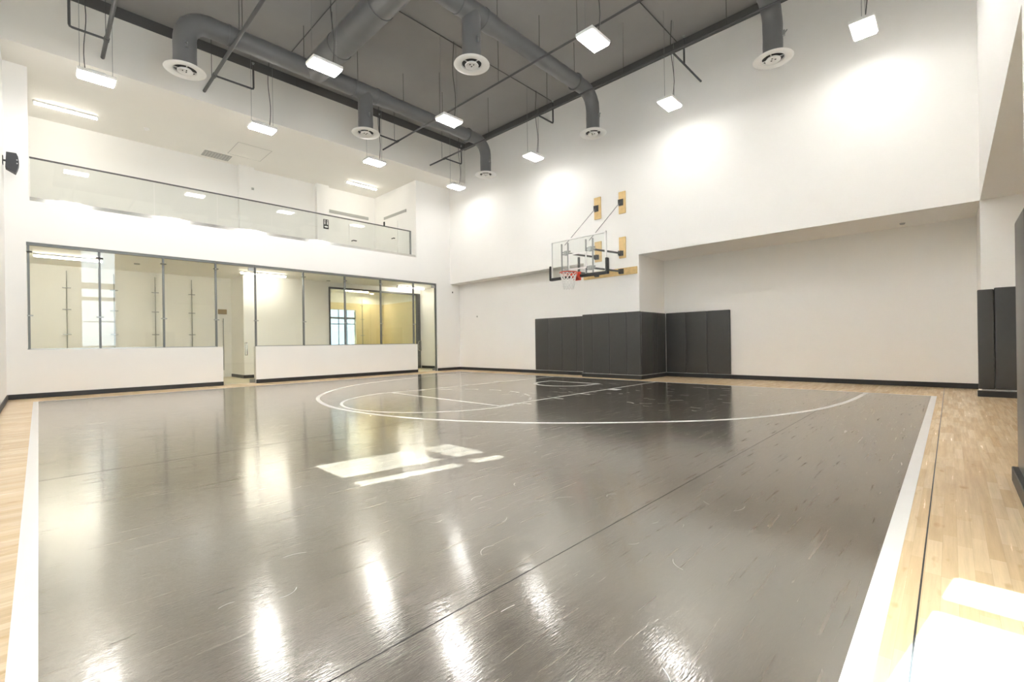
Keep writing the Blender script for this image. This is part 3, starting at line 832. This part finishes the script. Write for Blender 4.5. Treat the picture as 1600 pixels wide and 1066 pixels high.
# ---- speaker on the near wall
r = thing('wall_speaker', (.7, YN, 6.6), 'black wedge shaped loudspeaker bracketed high on the left edge wall', 'speaker')
prof = [(-16.82, 7.22), (-16.62, 7.23), (-16.585, 7.14), (-16.57, 7.02), (-16.575, 6.90), (-16.60, 6.78), (-16.64, 6.66), (-16.84, 6.78)]
MB().prism([(y, z) for y, z in prof], 'x', .55, .85).build('cabinet', M['speaker'], r, smooth=False)
b = MB(); b.tube([(.7, YN, 7.0), (.7, -16.82, 7.0)], .03, 8); b.box(.62, .78, YN, YN + .02, 6.88, 7.12)
b.build('bracket', M['pipe'], r, smooth=False)
b = MB()
for z in (7.03, 6.93): b.box(.85, .862, -16.62, -16.59, z - .015, z + .015)
b.build('screw', M['steel'], r, smooth=False)

# ---- little fittings on the hoop wall
t = MB().box(.005, .03, .09, .16, 4.36, 4.45, .01, 1).build('wall_hook', M['pipe'], None, smooth=False)
tag(t, 'tiny dark hook high in the far left corner of the recess', 'hook')
t = MB().box(1.46, 1.55, YRL - .03, YRL - .001, 2.93, 3.02, .01, 1).build('wall_socket', M['grille'], None, smooth=False)
tag(t, 'tiny grey socket on the recessed wall left of the pads', 'socket')
t = MB().lathe([(0, HS), (.07, HS), (.05, HS - .04), (0, HS - .04)], 19.4, 1.5, 14).build('soffit_sensor', M['grille'], None)
tag(t, 'tiny round sensor under the long soffit of the hoop wall', 'sensor')

# ================================================================== LIGHT
wd = bpy.data.worlds.new('sky'); scene.world = wd; wd.use_nodes = True
nt = wd.node_tree; nt.nodes.clear()
o = N(nt, 'ShaderNodeOutputWorld'); bg = N(nt, 'ShaderNodeBackground')
bg.inputs[0].default_value = (.70, .84, 1, 1); bg.inputs[1].default_value = 3.0
nt.links.new(bg.outputs[0], o.inputs[0])
sun = bpy.data.lights.new('sun', 'SUN'); sun.energy = 340; sun.angle = radians(.4); sun.color = (.82, .92, 1)
so = bpy.data.objects.new('sun', sun); C.objects.link(so)
d = Vector((.16, 1, -1.0)).normalized()
so.rotation_euler = d.to_track_quat('-Z', 'Y').to_euler(); so.location = (15 * S, -30 * S, 14 * S)

# ================================================================== CAMERA
cam = bpy.data.cameras.new('camera'); co = bpy.data.objects.new('camera', cam); C.objects.link(co)
cam.sensor_width = 36; cam.lens = 712.16 / 1600 * 36; cam.shift_y = 2.57 / 1600; cam.clip_start = .02
yaw, roll = .7663, -.01458
F = Vector((-sin(yaw), cos(yaw), 0)); R = Vector((cos(yaw), sin(yaw), 0)); U = Vector((0, 0, 1))
R3 = R * cos(roll) + U * sin(roll); U3 = U * cos(roll) - R * sin(roll)
mw = Matrix((R3, U3, -F)).transposed().to_4x4(); mw.translation = Vector((20.393, -16.228, 1.5)) * S
co.matrix_world = mw
scene.camera = co

scene.view_settings.view_transform = 'Standard'; scene.view_settings.look = 'None'
scene.view_settings.gamma = 1; scene.view_settings.use_curve_mapping = False
scene.view_settings.exposure = 2.05
cy = scene.cycles
cy.use_denoising = True; cy.max_bounces = 12; cy.diffuse_bounces = 6; cy.glossy_bounces = 5; cy.transparent_max_bounces = 24; cy.transmission_bounces = 6
cy.sample_clamp_indirect = 8; cy.caustics_reflective = False; cy.caustics_refractive = False; cy.blur_glossy = .5
